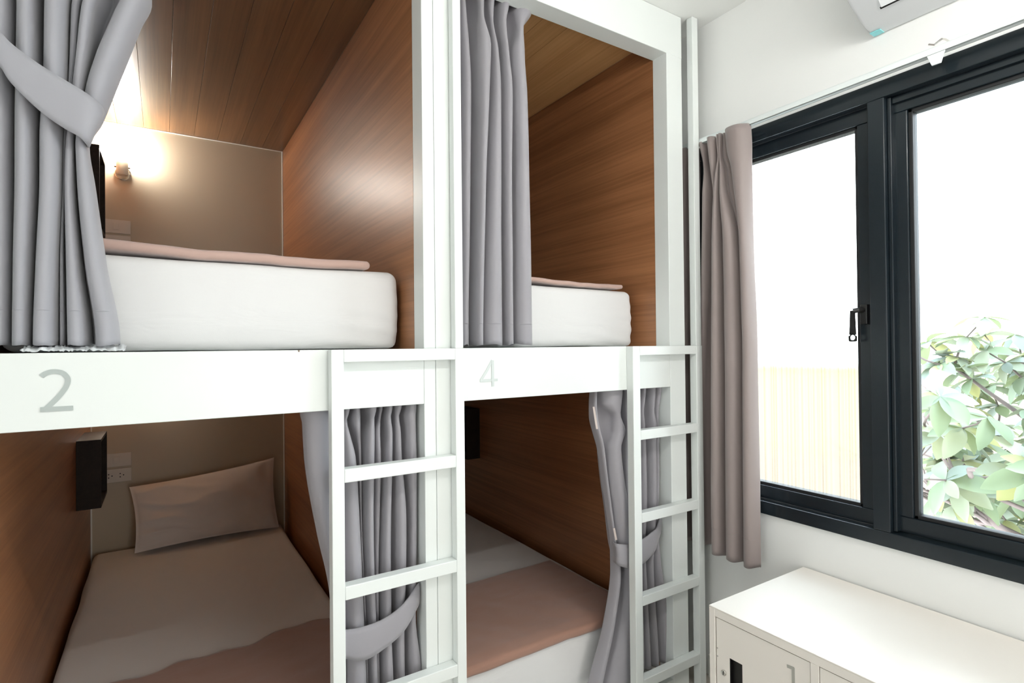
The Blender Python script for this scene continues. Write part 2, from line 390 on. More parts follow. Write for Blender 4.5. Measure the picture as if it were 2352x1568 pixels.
box('outer_panel', (1.722, 1.79, .073, 2.23, 0, 2.64), M_white, b2, .001)
for x in (.297, .60, .642):
    mesh('paint_chip', [(x, -.0006, 1.371), (x+.003, -.0006, 1.3705), (x+.0035, -.0006, 1.3752), (x-.001, -.0006, 1.3752)], [(0, 1, 2, 3)], M_chip, b1, solid=.0005)

# ------------------------------------------------------------------ LADDERS
def ladder(label, x0, x1, x2, x3, rungs, lowrungs):
    t = thing('bunk_ladder', ((x0+x3)/2, -.02, 0), label, 'ladder', 'white ladders on the bunks')
    box('upright', (x0, x1, -.034, -.0005, 0, 1.3756), M_white, t, .002)
    box('upright', (x2, x3, -.034, -.0005, 0, 1.3756), M_white, t, .002)
    box('top_rail', (x1, x2, -.034, -.0005, 1.3416, 1.3756), M_white, t, .002)
    for z in rungs+lowrungs:
        box('rung', (x1, x2, -.034, -.0005, z-.036, z), M_white, t, .002)
    box('pole', (x2+.002, x3-.001, -.032, -.0025, 1.3756, ZC-.001), M_white, t, .002)
    return t
ladder('white ladder fixed to the bunk tower numbered 2, with a tall pole', .372, .405, .7335, .7635, [1.058, .748], [.44, .13])
ladder('white ladder fixed to the bunk tower numbered 4, beside the window', 1.463, 1.500, 1.817, 1.853, [1.062, .754], [.446, .138])

# ------------------------------------------------------------------ BEDDING
def rbox(x0, x1, y0, y1, z0, z1, r, fn=None, nx=40, ny=50, nz=8, rs=4):
    """rounded box surface with optional displacement fn(p, n)"""
    c = np.array([(x0+x1)/2, (y0+y1)/2, (z0+z1)/2]); hh = np.array([(x1-x0)/2, (y1-y0)/2, (z1-z0)/2])
    def ax(h_, n):
        rr_ = min(r, h_*.95)
        e = [-h_+rr_*(k/rs) for k in range(rs)]
        mid = list(np.linspace(-h_+rr_, h_-rr_, n+1)); return e+mid+[-q for q in reversed(e)]
    A = [ax(hh[0], nx), ax(hh[1], ny), ax(hh[2], nz)]
    vs, fs, idx = [], [], {}
    def vert(i, j, k):
        if (i, j, k) in idx: return idx[i, j, k]
        p = np.array([A[0][i], A[1][j], A[2][k]]); rv = np.minimum(r, hh*.95)
        inn = np.clip(p, -(hh-rv), hh-rv); d = (p-inn)/rv; L = np.linalg.norm(d)
        n = d/max(L, 1e-6); q = inn+n*rv+c
        if fn: q = q+fn(q, n)
        idx[i, j, k] = len(vs); vs.append(tuple(q)); return idx[i, j, k]
    NX, NY, NZ = len(A[0])-1, len(A[1])-1, len(A[2])-1
    for k in (0, NZ):
        for i in range(NX):
            for j in range(NY): fs.append((vert(i, j, k), vert(i+1, j, k), vert(i+1, j+1, k), vert(i, j+1, k)))
    for j in (0, NY):
        for i in range(NX):
            for k in range(NZ): fs.append((vert(i, j, k), vert(i+1, j, k), vert(i+1, j, k+1), vert(i, j, k+1)))
    for i in (0, NX):
        for j in range(NY):
            for k in range(NZ): fs.append((vert(i, j, k), vert(i, j+1, k), vert(i, j+1, k+1), vert(i, j, k+1)))
    return vs, fs
def nz3(x, y, z, s=0): return noise.noise(Vector((x, y, z+s*17.3)))

def mattress(label, x0, x1, y0, y1, z0, z1, seed):
    t = thing('mattress', ((x0+x1)/2, (y0+y1)/2, z0), label, 'mattress')
    def fn(p, n):
        x, y, z = p; d = .004*nz3(x*4, y*4, z*6, seed)
        if n[1] < -.5 or n[0] > .5:       # stretched creases sweeping out of the lower corners
            e = max(0, 1-abs(x-x1)/.45); e2 = max(0, 1-abs(x-x0)/.3)
            f_ = 1 if n[1] < -.5 else .25
            d += (.003*math.sin((z-z0)*130+(x1-x)*-16+3*nz3(x*3, y*3, z*5, seed))*e**1.5)*max(0, 1-(z-z0)/(z1-z0)*.9)*f_
            d += .0025*math.sin((z-z0)*110+(x-x0)*18)*e2*f_
            d += .006*math.sin(math.pi*min(1, max(0, (z-z0)/(z1-z0))))
        return np.array(n)*d
    v, f = rbox(x0, x1, y0, y1, z0, z1, .028, fn, 60, 60, 22)
    mesh('fitted_sheet', v, f, M_sheet, t, smooth=True)
    return t
mattress('thick white sheeted mattress on the upper berth above the number 2', -.312, .63, .165, 2.16, 1.3760, 1.617, 1)
mattress('white sheeted mattress on the upper berth above the number 4', .775, 1.66, .165, 2.16, 1.3760, 1.606, 2)
mattress('white sheeted mattress in the lower left berth with a pillow on it', -.312, .612, .15, 2.16, .0565, .300, 3)
mattress('white sheeted mattress in the lower right berth under the number 4', .775, 1.672, .15, 2.16, .0565, .300, 4)
# crinkled sheet hem peeking out below the grey curtain
def hem():
    P = []
    for i in range(5):
        row = []
        for j in range(66):
            x = -.255+j*.0028; a = i/4
            y = .10-.065*a+.010*nz3(x*50, a*2, 0, 3)*a; z = 1.3775+.012*(1-a)+.011*abs(nz3(x*120+a*3, a*2, 5, 4))
            row.append((x, y, max(z, 1.3775)))
        P.append(row)
    o = grid('crinkled_sheet_hem', P, mat('thin_crinkled_sheet', (.80, .84, .86), .35), None, .0008, origin=(-.12, .12, 1.3765))
    tag(o, 'thin crinkled sheet hem sticking out under the tied grey curtain', 'sheet')
hem()

def blanket_slab(label, x0, x1, y0, y1, z, th, M, seed, rise=None, wav=.004):
    def fn(p, n):
        x, y, zz = p; d = wav*nz3(x*6, y*6, 0, seed)+wav*.5*nz3(x*17, y*17, 2, seed)
        r_ = rise(x, y) if rise else 0
        return np.array([0, .6*wav*nz3(x*8, 0, 3, seed) if n[1] < 0 else 0, d+r_+.002])
    v, f = rbox(x0, x1, y0, y1, z, z+th, th*.5, fn, 50, 40, 2, 3)
    o = mesh('blanket', v, f, M, None, smooth=True, origin=((x0+x1)/2, (y0+y1)/2, z)); return tag(o, label, 'blanket')
blanket_slab('rose-brown folded blanket on the upper left mattress near the reading lamp', -.25, .545, .165, .75, 1.617, .026, M_blanket2, 5,
             lambda x, y: .016*max(0, (.10-x)/.35)**1.0 if x < .10 else .003*(x-.1), .003)
blanket_slab('short rose-brown blanket edge on the upper right mattress beside the straight curtain', .86, 1.612, .165, .75, 1.606, .017, M_blanket2, 6,
             lambda x, y: .010*max(0, min(1, (1.38-x)/.3))+.004, .003)

def draped(label, x0, x1, yfront, yback, z, th, M, seed):
    """spread blanket lying over the mattress, hem hanging slightly over its front edge"""
    P = []; nx, ny = 70, 60
    for i in range(ny+1):
        row = []
        for j in range(nx+1):
            u = j/nx; x = x0+(x1-x0)*u; yb = yback(x); s = i/ny; L = (yb-yfront)+.035
            d = s*L
            if d < .035: y = yfront-.004; zz = z-.026+d*.8
            else: y = yfront+(d-.035); zz = z
            k = min(1, max(0, (d-.0)/.06)); zz = zz*(k)+(zz)*(1-k)
            a = min(1, max(0, (d-.03)/.05)); zz -= .008*(1-a) if d >= .035 else .008
            zz += .0045*abs(nz3(x*5, y*5, 0, seed))+.002*nz3(x*16, y*16, 0, seed+1)+.003
            row.append((x+.005*nz3(0, y*5, 3, seed), y, zz))
        P.append(row)
    o = grid('blanket', P, M, None, th, origin=((x0+x1)/2, yfront, z)); return tag(o, label, 'blanket')
draped('brown blanket spread over the lower left mattress behind the ladder', -.29, .60, .145, lambda x: .70+.055*max(0, (x-.15)/.4)+.014*math.sin(x*19)+.008*math.sin(x*41), .303, .006, M_blanket, 11)
draped('brown blanket spread over the lower right mattress beside the tied curtain', .785, 1.632, .145, lambda x: .70+.03*(x-.8), .303, .006, M_blanket, 12)

# pillows
def pillow(label, BL, BR, TL, TR, T, M, seed, fulln, wr=.010):
    BL, BR, TL, TR = map(Vector, (BL, BR, TL, TR)); n = 44; P = {}
    vs, fs = [], []
    nrm = (BR-BL).cross(TL-BL).normalized()
    if nrm.dot(Vector(fulln)) < 0: nrm = -nrm
    for side in (1, -1):
        for i in range(n+1):
            for j in range(n+1):
                u, v = 2*j/n-1, 2*i/n-1
                uu = u*(1-.045*(1-v*v)**1); vv = v*(1-.07*(1-u*u))
                a, b = (uu+1)/2, (vv+1)/2
                p = BL*(1-a)*(1-b)+BR*a*(1-b)+TL*(1-a)*b+TR*a*b
                prof = (max(0, 1-abs(u)**3.0)**.62)*(max(0, 1-abs(v)**2.6)**.62)
                h_ = T*prof
                # creases fanning in from the left edge and a dent at the upper right
                cr_ = math.exp(-((u+1)/.8)**2)*(1-2*abs(math.sin(6.5*v+2.2*(u+1)+2.2*nz3(u*2, v*2, 0, seed)))**.7)*prof*.8*(.6+.6*max(0, -v+.3))
                h_ += wr*cr_+.006*nz3(u*3, v*3, 0, seed)*prof+.008*math.sin(5*v-3.2*u+1)*math.exp(-((u+.15)/.7)**2)*prof
                h_ -= .018*math.exp(-((u-.86)/.09)**2-((v-.66)/.25)**2)
                vs.append(p+nrm*(h_*side*(1 if side > 0 else .75)))
    m_ = (n+1)**2
    for s in (0, 1):
        for i in range(n):
            for j in range(n):
                a = s*m_+i*(n+1)+j; q = (a, a+1, a+n+2, a+n+1); fs.append(q if s == 0 else q[::-1])
    me_o = mesh('pillow', vs, fs, M, None, smooth=True, origin=tuple((BL+BR)/2))
    bm = bmesh.new(); bm.from_mesh(me_o.data); bmesh.ops.remove_doubles(bm, verts=bm.verts, dist=.0004); bm.to_mesh(me_o.data); bm.free()
    return tag(me_o, label, 'pillow')
pillow('white pillow leaning against the cream wall in the lower left berth', (-.128, 1.985, .318), (.585, 2.035, .31), (-.155, 2.115, .64), (.575, 2.135, .712), .072, M_pillow, 3, (0, -1, .3), .020)
pillow('white pillow lying at the head of the upper berth above the number 2', (-.10, 1.80, 1.655), (.575, 1.80, 1.655), (-.10, 2.16, 1.665), (.575, 2.16, 1.665), .042, M_pillow, 5, (0, 0, 1), .006)

# ------------------------------------------------------------------ BOX SHELVES, SOCKETS, READING LAMPS
def shelf_box(label, xw, sgn, y0, y1, z0, z1, dep=.09):
    t = thing('box_shelf', (xw, (y0+y1)/2, z0), label, 'shelf', 'dark box shelves')
    a, b = sorted((xw, xw+sgn*dep)); k = .014
    box('side_board', (a, b, y0, y0+k, z0, z1), M_dark, t, .001)
    box('side_board', (a, b, y1-k, y1, z0, z1), M_dark, t, .001)
    box('top_board', (a, b, y0+k, y1-k, z1-k, z1), M_dark, t, .001)
    box('bottom_board', (a, b, y0+k, y1-k, z0, z0+k), M_dark, t, .001)
    c = (a, a+.006) if sgn > 0 else (b-.006, b)
    box('back_board', (*c, y0+k, y1-k, z0+k, z1-k), M_dark, t, 0)
shelf_box('dark wooden box shelf on the left wall of the lower left berth', -.330, 1, 1.63, 1.95, .66, .972)
shelf_box('dark wooden box shelf behind the curtain in the berth above the number 2', -.330, 1, 1.60, 1.90, 1.94, 2.315)
shelf_box('dark wooden box shelf on the far wall of the lower right berth', 1.701, -1, 1.56, 1.86, .67, .985)

def plate(label, x0, x1, z0, z1, kind, group):
    t = thing('switch_plate' if kind == 's' else 'socket_plate', ((x0+x1)/2, 2.21, (z0+z1)/2), label, 'switch' if kind == 's' else 'socket', group)
    box('cover', (x0, x1, 2.2015, 2.2099, z0, z1), M_socket, t, .002)
    w = x1-x0; zc = (z0+z1)/2
    if kind == 's':
        box('rocker', (x0+w*.42, x0+w*.60, 2.1985, 2.2015, zc-.017, zc+.017), M_socket, t, .001)
        box('rocker_surround', (x0+w*.385, x0+w*.635, 2.2, 2.2015, zc-.021, zc+.021), M_socket, t, .0005)
    else:
        for q in (.30, .68):
            xc = x0+w*q
            for dx, dz in ((-.008, .009), (-.008, -.009), (.007, 0)):
                cyl('pin_hole', (xc+dx, 2.2016, zc+dz), (xc+dx, 2.2003, zc+dz), .0034, M_slot, t, 10)
for dz, s in ((0, 'lower'), (1.281, 'upper')):
    plate('cream light switch plate on the back wall of the %s left berth' % s, -.283, -.148, .742+dz, .816+dz, 's', 'switch plates')
    plate('cream twin socket plate below the switch in the %s left berth' % s, -.283, -.148, .657+dz, .731+dz, 'o', 'socket plates')

def lamp(label, x, y, z, power):
    t = thing('reading_lamp', (x, 2.21, z), label, 'lamp', 'reading lamps')
    cyl('wall_plate', (x, 2.209, z-.03), (x, 2.197, z-.03), .038, M_chrome, t, 28, .003)
    cyl('arm', (x, 2.197, z-.012), (x, y, z-.012), .006, M_chrome, t, 10)
    boxes('bracket', [(x-.036, x+.036, y-.004, y+.004, z-.016, z-.009)], M_chrome, t, .001)
    v, f = tube([(x, y, z-.055), (x, y, z+.055)], .026, 28, caps=False)
    sh = mesh('shade', v, f, M_shade, t, smooth=True, solid=.003)
    cyl('shade_base', (x, y, z-.055), (x, y, z-.045), .0245, M_chrome, t, 20)
    v, f = tube([(x, y, z-.0), (x, y, z+.03), (x, y, z+.048), (x, y, z+.056)], [.009, .016, .013, .002], 14)
    mesh('bulb', v, f, M_bulb, t, smooth=True)
    point('reading_lamp_light', (x, y, z+.085), power, .022, (1, .97, .92))
lamp('lit reading lamp on the back wall of the berth above the number 2', -.182, 2.14, 2.385, 11)
lamp('lit reading lamp on the back wall of the lower left berth', -.182, 2.14, 1.12, 2.0)

# ------------------------------------------------------------------ CURTAINS
def pch(zs, V, zq):
    """smooth (monotone-ish) interpolation of V rows at heights zs"""
    zs = np.array(zs); o = np.argsort(zs); zs = zs[o]; V = np.array(V)[o]; out = []
    mtan = np.zeros_like(V)
    for i in range(len(zs)):
        if 0 < i < len(zs)-1:
            d0 = (V[i]-V[i-1])/(zs[i]-zs[i-1]); d1 = (V[i+1]-V[i])/(zs[i+1]-zs[i])
            mtan[i] = np.where(d0*d1 > 0, 2*d0*d1/(d0+d1+1e-12), 0)
    for q in zq:
        q_ = min(max(q, zs[0]), zs[-1]); i = min(max(np.searchsorted(zs, q_)-1, 0), len(zs)-2)
        h_ = zs[i+1]-zs[i]; t = (q_-zs[i])/h_
        out.append((2*t**3-3*t**2+1)*V[i]+(t**3-2*t**2+t)*h_*mtan[i]+(-2*t**3+3*t**2)*V[i+1]+(t**3-t**2)*h_*mtan[i+1])
    return out

def curtain(parent, ax, plane, rows, ztop, zbot, M, ridge=.022, valley=.03, deps=None, vdeps=None, nz=70, seed=0, hem=.035, flip=1, sub=4, wob=.003):
    """rows: [(py, [(xl,xr),...])] measured fold edges; ax = 1 hangs in plane Y, ax = 0 hangs in plane X"""
    zs, V = [], []
    ns = len(rows[0][1]); deps = deps or [0]*ns; vdeps = vdeps or [0]*(ns+1)
    for py, st in rows:
        xm = (st[0][0]+st[-1][1])/2; z = at(xm, py, ax, plane)[2]
        def hz(x):      # horizontal coordinate of pixel column x at this height
            p = at(x, py, ax, plane); return p[1-ax]
        E_ = [(hz(a), hz(b)) for a, b in st]
        row = []
        for k, (a, b) in enumerate(E_):
            s_ = math.copysign(min(.0035, abs(b-a)*.09), b-a); a += s_; b -= s_; w = b-a; d = deps[k]; rg = min(ridge, abs(w)*.75)
            if k == 0: row.append((a, valley*.4+vdeps[0]+d))
            row += [(a-s_*.3, d+valley*.45), (a+w*.05, d-rg*.12), (a+w*.24, d-rg*.82), (a+w*.5, d-rg), (a+w*.74, d-rg*.78), (a+w*.93, d-rg*.08), (b+s_*.3, d+valley*.45)]
            if k < ns-1:
                c = E_[k+1][0]; mid = (b+c)/2; row.append((mid, valley*1.1+vdeps[k+1]+(d+deps[k+1])/2))
            else: row.append((b, valley*.4+vdeps[-1]+d))
        zs.append(z); V.append(np.array(row))
    # top and bottom extensions
    order = np.argsort(zs); lo, hi = order[0], order[-1]
    if ztop > zs[hi]+.005: zs.append(ztop); V.append(V[hi])
    if zbot < zs[lo]-.005: zs.append(zbot); V.append(V[lo])
    zq = np.linspace(zbot, ztop, nz); rowsV = pch(zs, V, zq); P = []
    sgn = 1 if ax == 1 else 1
    for z, rv in zip(zq, rowsV):
        c = catmull(rv, sub); r = []
        n_ = len(c)
        for j, (h_, d) in enumerate(c):
            k = j/n_; dd = d+wob*nz3(k*6, z*2.2, 0, seed)+wob*.5*nz3(k*22, z*5, 1, seed)
            zz = z
            if z < zbot+.02: zz = z+.004*nz3(k*25, 0, 0, seed+2)+.002*math.sin(k*60)
            if ax == 1: r.append((h_+.0015*nz3(z*4, k*9, 2, seed), plane+dd*flip, zz))
            else: r.append((plane+dd*flip, h_+.0015*nz3(z*4, k*9, 2, seed), zz))
        P.append(r)
    o = grid('cloth', P, M, parent, .0022)
    return o, P
def hemline(P, zb, off, M, parent, d):
    """stitched hem seam: thin cord following the cloth at height zb"""
    i = min(range(len(P)), key=lambda q: abs(P[q][0][2]-zb)); row = P[i]
    v, f = tube([(p[0]+d[0]*off, p[1]+d[1]*off, p[2]) for p in row], .0007, 4)
    mesh('hem_seam', v, f, M, parent)
def ribbon(name, pts, M, parent, solid=.005, sub=5, rows=6, bulge=.004):
    """pts: list of (top xyz, bottom xyz)"""
    T = catmull([p[0] for p in pts], sub); B = catmull([p[1] for p in pts], sub); P = []
    for i in range(rows+1):
        a = i/rows; P.append([tuple(t*(1-a)+b*a+np.array([0, -bulge*math.sin(math.pi*a), 0])) for t, b in zip(T, B)])
    return grid(name, P, M, parent, solid)

# A: big grey curtain tied back at the left of the upper berth
Y0 = .088
tA = thing('bunk_curtain', (-.2, Y0, 1.39), 'light grey curtain tied back at the left edge of the number 2 upper berth', 'curtain')
rowsA = [(-60, [(-75, -30), (-28, 26), (30, 90), (99, 165), (168, 195), (197, 240), (275, 350)]),
         (0, [(-75, -30), (-30, 28), (31, 86), (97, 157), (160, 181), (184, 219), (254, 326)]),
         (100, [(-75, -30), (-30, 28), (30, 88), (96, 155), (158, 172), (173, 206), (214, 290)]),
         (190, [(-72, -30), (-30, 27), (29, 89), (94, 153), (155, 162), (163, 192), (190, 258)]),
         (250, [(-66, -28), (-26, 26), (28, 86), (89, 148), (149, 156), (157, 184), (184, 236)]),
         (310, [(-66, -28), (-26, 25), (28, 82), (86, 143), (144, 150), (151, 167), (170, 205)]),
         (400, [(-66, -28), (-26, 25), (28, 82), (86, 142), (143, 146), (147, 169), (172, 218)]),
         (600, [(-66, -28), (-26, 22), (25, 73), (76, 134), (136, 142), (149, 184), (190, 245)]),
         (785, [(-66, -28), (-26, 20), (23, 68), (70, 131), (134, 146), (150, 206), (215, 276)])]
oA, PA = curtain(tA, 1, Y0, rowsA, 2.54, 1.392, M_curt, .034, .068, deps=[.01, .015, 0, -.002, .018, 0, -.002], seed=21, nz=90, wob=.002)
hemline(PA, 1.468, .0018, M_curt, tA, (0, -1))
YT = .040
def pA(x, y, Y): return at(x, y, 1, Y)
ribbon('tieback', [(pA(-60, 20, YT), pA(-60, 90, YT)), (pA(0, 74, YT), pA(0, 152, YT)), (pA(30, 104, YT), pA(27, 192, YT)), (pA(90, 148, YT), pA(88, 252, YT)), (pA(155, 188, YT), pA(140, 290, YT)),
                   (pA(205, 219, YT), pA(180, 313, YT)), (pA(231, 242, YT+.01), pA(197, 328, YT+.01)), (pA(238, 260, YT+.035), pA(203, 338, YT+.035)), (pA(225, 262, YT+.075), pA(190, 335, YT+.075))], M_curt, tA, .005)

# B: straight grey curtain in the right upper berth
tB = thing('bunk_curtain', (.9, Y0, 1.39), 'grey curtain hanging straight and untied in the upper berth above the number 4', 'curtain')
rowsB = [(-50, [(1040, 1060), (1061, 1081), (1088, 1112), (1116, 1140), (1144, 1176), (1180, 1232)]),
         (2, [(1042, 1060), (1061, 1077), (1090, 1111), (1118, 1137), (1142, 1170), (1176, 1222)]),
         (42, [(1044, 1058), (1062, 1080), (1094, 1110), (1124, 1134), (1143, 1162), (1182, 1200)]),
         (110, [(1042, 1060), (1063, 1086), (1092, 1128), (1130, 1146), (1152, 1168), (1173, 1204)]),
         (200, [(1042, 1060), (1063, 1090), (1093, 1124), (1127, 1152), (1154, 1176), (1178, 1210)]),
         (420, [(1042, 1060), (1064, 1089), (1092, 1116), (1120, 1154), (1156, 1175), (1181, 1216)]),
         (790, [(1042, 1062), (1065, 1086), (1089, 1109), (1111, 1158), (1160, 1179), (1182, 1223)])]
oB, PB = curtain(tB, 1, Y0, rowsB, 2.60, 1.385, M_curt2, .028, .055, deps=[.02, .025, -.004, .004, .0, -.004], seed=31, wob=.002)
hemline(PB, 1.462, .0018, M_curt2, tB, (0, -1))

# C: grey curtain tied back at the right of the lower left berth
tC = thing('bunk_curtain', (.55, .1, .06), 'grey pleated curtain tied back behind the ladder in the lower left berth', 'curtain')
rowsC = [(935, [(690, 768), (790, 806), (812, 832), (838, 868), (874, 884), (888, 903), (905, 926), (930, 960)]),
         (962, [(696, 768), (790, 797), (806, 834), (845, 860), (872, 879), (885, 898), (906, 917), (926, 958)]),
         (1000, [(698, 768), (786, 808), (820, 832), (838, 862), (864, 878), (888, 902), (906, 922), (930, 958)]),
         (1050, [(702, 768), (784, 821), (827, 833), (836, 862), (864, 880), (884, 902), (906, 924), (929, 959)]),
         (1200, [(729, 772), (784, 830), (832, 835), (836, 859), (862, 876), (878, 900), (905, 936), (938, 959)]),
         (1330, [(758, 782), (790, 837), (838, 840), (841, 862), (864, 873), (875, 900), (905, 935), (938, 958)]),
         (1440, [(770, 788), (792, 842), (843, 845), (846, 866), (868, 873), (875, 901), (905, 931), (934, 957)]),
         (1560, [(772, 790), (794, 846), (847, 849), (850, 869), (871, 875), (877, 906), (909, 932), (935, 972)]),
         (1800, [(770, 790), (794, 856), (857, 859), (860, 876), (878, 882), (884, 914), (918, 940), (943, 988)])]
oC, PC = curtain(tC, 1, .056, rowsC, 1.32, .10, M_curt2, .026, .045, deps=[.004, 0, .015, -.002, .014, 0, .002, .002], seed=41, wob=.002)
YC = .016
ribbon('tieback', [(pA(768, 1436, .08), pA(770, 1500, .08)), (pA(772, 1443, YC+.02), pA(774, 1509, YC+.02)), (pA(782, 1446, YC), pA(784, 1512, YC)), (pA(800, 1445, YC), pA(800, 1512, YC)), (pA(826, 1441, YC), pA(821, 1517, YC)), (pA(866, 1428, YC), pA(851, 1509, YC)),
                   (pA(901, 1408, YC), pA(901, 1474, YC)), (pA(931, 1381, YC), pA(931, 1443, YC)), (pA(956, 1345, YC+.012), pA(957, 1396, YC+.012)), (pA(962, 1338, .05), pA(963, 1382, .05))], M_curt2, tC, .005)

# D: grey curtain tied in the lower right berth
tD = thing('bunk_curtain', (1.6, .1, .06), 'grey curtain tied in the middle at the right of the lower right berth', 'curtain')
rowsD = [(885, [(1364, 1372), (1380, 1432), (1435, 1446), (1449, 1466), (1473, 1484), (1487, 1502), (1504, 1518)]),
         (925, [(1362, 1371), (1382, 1428), (1434, 1446), (1449, 1466), (1473, 1482), (1488, 1501), (1504, 1515)]),
         (948, [(1362, 1372), (1404, 1420), (1434, 1446), (1449, 1466), (1473, 1480), (1490, 1500), (1504, 1512)]),
         (985, [(1370, 1380), (1403, 1434), (1437, 1447), (1449, 1466), (1470, 1482), (1487, 1504), (1506, 1513)]),
         (1020, [(1380, 1388), (1394, 1424), (1430, 1444), (1447, 1464), (1470, 1483), (1486, 1503), (1505, 1513)]),
         (1085, [(1389, 1396), (1398, 1431), (1434, 1445), (1447, 1464), (1470, 1484), (1486, 1503), (1505, 1514)]),
         (1160, [(1400, 1406), (1408, 1443), (1445, 1450), (1452, 1464), (1471, 1485), (1487, 1503), (1505, 1513)]),
         (1240, [(1410, 1416), (1418, 1449), (1450, 1454), (1456, 1466), (1470, 1483), (1486, 1500), (1502, 1512)]),
         (1295, [(1411, 1424), (1432, 1452), (1454, 1460), (1462, 1470), (1474, 1484), (1487, 1498), (1501, 1516)]),
         (1400, [(1396, 1412), (1424, 1458), (1460, 1466), (1468, 1477), (1479, 1489), (1491, 1503), (1508, 1532)]),
         (1568, [(1352, 1378), (1386, 1462), (1464, 1472), (1474, 1482), (1484, 1496), (1499, 1512), (1518, 1549)]),
         (1800, [(1330, 1360), (1368, 1462), (1464, 1472), (1474, 1484), (1486, 1498), (1501, 1520), (1526, 1575)])]
oD, PD = curtain(tD, 1, .056, rowsD, 1.32, .10, M_curt2, .026, .045, deps=[.004, -.004, .012, .006, .006, 0, .004], seed=51, wob=.0025)
ribbon('tieback', [(pA(1405, 1238, .09), pA(1407, 1285, .09)), (pA(1410, 1246, .045), pA(1412, 1291, .045)), (pA(1422, 1249, YC+.004), pA(1424, 1299, YC+.004)), (pA(1449, 1249, YC), pA(1450, 1304, YC)), (pA(1477, 1237, YC), pA(1477, 1293, YC)), (pA(1497, 1222, YC), pA(1502, 1267, YC)),
                   (pA(1508, 1211, YC+.006), pA(1510, 1245, YC+.006)), (pA(1515, 1190, .045), pA(1516, 1226, .045)), (pA(1517, 1182, .07), pA(1518, 1214, .07))], M_curt2, tD, .005)
for (x0_, y0_, x1_, y1_) in ((1361, 934, 1369, 985), (1408, 1213, 1413, 1240)):
    a = at(x0_, y0_, 1, .036); b = at(x1_, y1_, 1, .036)
    v = [(a[0], .036, a[2]), (a[0]+.008, .034, a[2]), (b[0]+.008, .034, b[2]), (b[0], .036, b[2])]
    mesh('sewn_tape', v, [(0, 1, 2, 3)], M_label, tD, solid=.0015)

# E: taupe window curtain, stacked at the left of the window
XC = 1.862
tE = thing('window_curtain', (XC, -.1, .55), 'taupe satin curtain gathered at the left side of the black window', 'curtain')
rowsE = [(300, [(1540, 1556), (1562, 1586), (1600, 1620), (1626, 1650), (1653, 1657), (1659, 1664), (1668, 1725)]),
         (330, [(1540, 1556), (1562, 1586), (1604, 1620), (1628, 1650), (1653, 1657), (1658, 1663), (1671, 1727)]),
         (369, [(1540, 1556), (1562, 1585), (1611, 1619), (1631, 1650), (1656, 1659), (1659.5, 1662), (1675, 1729)]),
         (400, [(1540, 1556), (1562, 1585), (1612, 1625), (1634, 1648), (1651, 1658), (1661, 1670), (1684, 1729)]),
         (440, [(1540, 1556), (1562, 1585), (1610, 1628), (1638, 1645), (1647, 1659), (1661, 1674), (1690, 1730)]),
         (560, [(1540, 1556), (1562, 1585), (1609, 1629), (1641, 1643), (1644, 1665), (1668, 1702), (1706, 1733)]),
         (800, [(1540, 1556), (1562, 1587), (1606, 1618), (1641, 1642), (1643, 1668), (1671, 1710), (1713, 1742)]),
         (1290, [(1540, 1556), (1564, 1588), (1602, 1614), (1641, 1642), (1643, 1672), (1675, 1712), (1716, 1750)])]
oE, PE = curtain(tE, 0, XC, rowsE, 2.205, .555, M_curtw, .030, .035, deps=[.012, .014, .014, .0, -.018, -.018, -.018], vdeps=[0, 0, 0, .02, 0, -.03, -.032, 0], seed=61, wob=.002, nz=80)
hemline(PE, .655, .0018, M_curtw, tE, (-1, 0))

# ------------------------------------------------------------------ LOCKERS under the window
LX, LT = 1.397, .589
lk = thing('locker_cabinet', (1.65, -1.2, 0), 'low cream metal locker with numbered doors standing under the window', 'locker')
LY0, LY1 = -2.10, -.407
box('top_panel', (LX, 1.912, LY0, LY1, LT-.004, LT), M_locker, lk, .0015)
boxes('carcass', [(LX, 1.91, LY1-.02, LY1-.0005, .0, LT-.004), (LX, 1.91, LY0, LY0+.02, 0, LT-.004), (1.89, 1.91, LY0+.02, LY1-.02, 0, LT-.004),
                  (LX+.001, LX+.03, LY0+.02, LY1-.02, .562, LT-.004), (LX+.001, 1.89, LY0+.02, LY1-.02, 0, .05)]+
      [(LX+.001, LX+.4, y-.011, y+.011, .05, .562) for y in (-.726, -1.034, -1.342, -1.65)], M_locker, lk, .001)
for i in range(5):
    ya = -.431-i*.308; yb = ya-.2825 if i < 4 else LY0+.022
    if i == 0: yb = -.7135
    hy0, hy1 = ya-.044, ya-.086
    # door leaf around the sunk black pull
    pcs = [(LX+.003, LX+.018, yb, hy1, .055, .5595), (LX+.003, LX+.018, hy0, ya, .055, .5595), (LX+.003, LX+.018, hy1, hy0, .459, .5595), (LX+.003, LX+.018, hy1, hy0, .055, .33)]
    d = boxes('door', pcs, M_locker, lk, 0)
    boxes('sunk_pull', [(LX+.004, LX+.0175, hy1, hy1+.003, .33, .459), (LX+.004, LX+.0175, hy0-.003, hy0, .33, .459), (LX+.014, LX+.0175, hy1+.003, hy0-.003, .33, .459), (LX+.004, LX+.014, hy1+.003, hy0-.003, .456, .459)], M_slot, d, 0)
    yl = ya-.026
    cyl('lock', (LX+.003, yl, .408), (LX-.003, yl, .408), .0085, M_chrome, d, 20, .001)
    box('keyhole', (LX-.0035, LX-.0028, yl-.0012, yl+.0012, .403, .413), M_slot, d, 0)
    for z in (.446, .470):
        cyl('rivet', (LX+.003, ya-.003, z), (LX+.0018, ya-.003, z), .0022, M_chrome, d, 8)
    if i == 0:
        stroke('number', [[(0, .079), (.020, .081)], [(.017, .0835), (.017, 0)]], .0078, (LX+.003, -.652, .4425), (0, -1, 0), (0, 0, 1), (-1, 0, 0), M_num1, d)

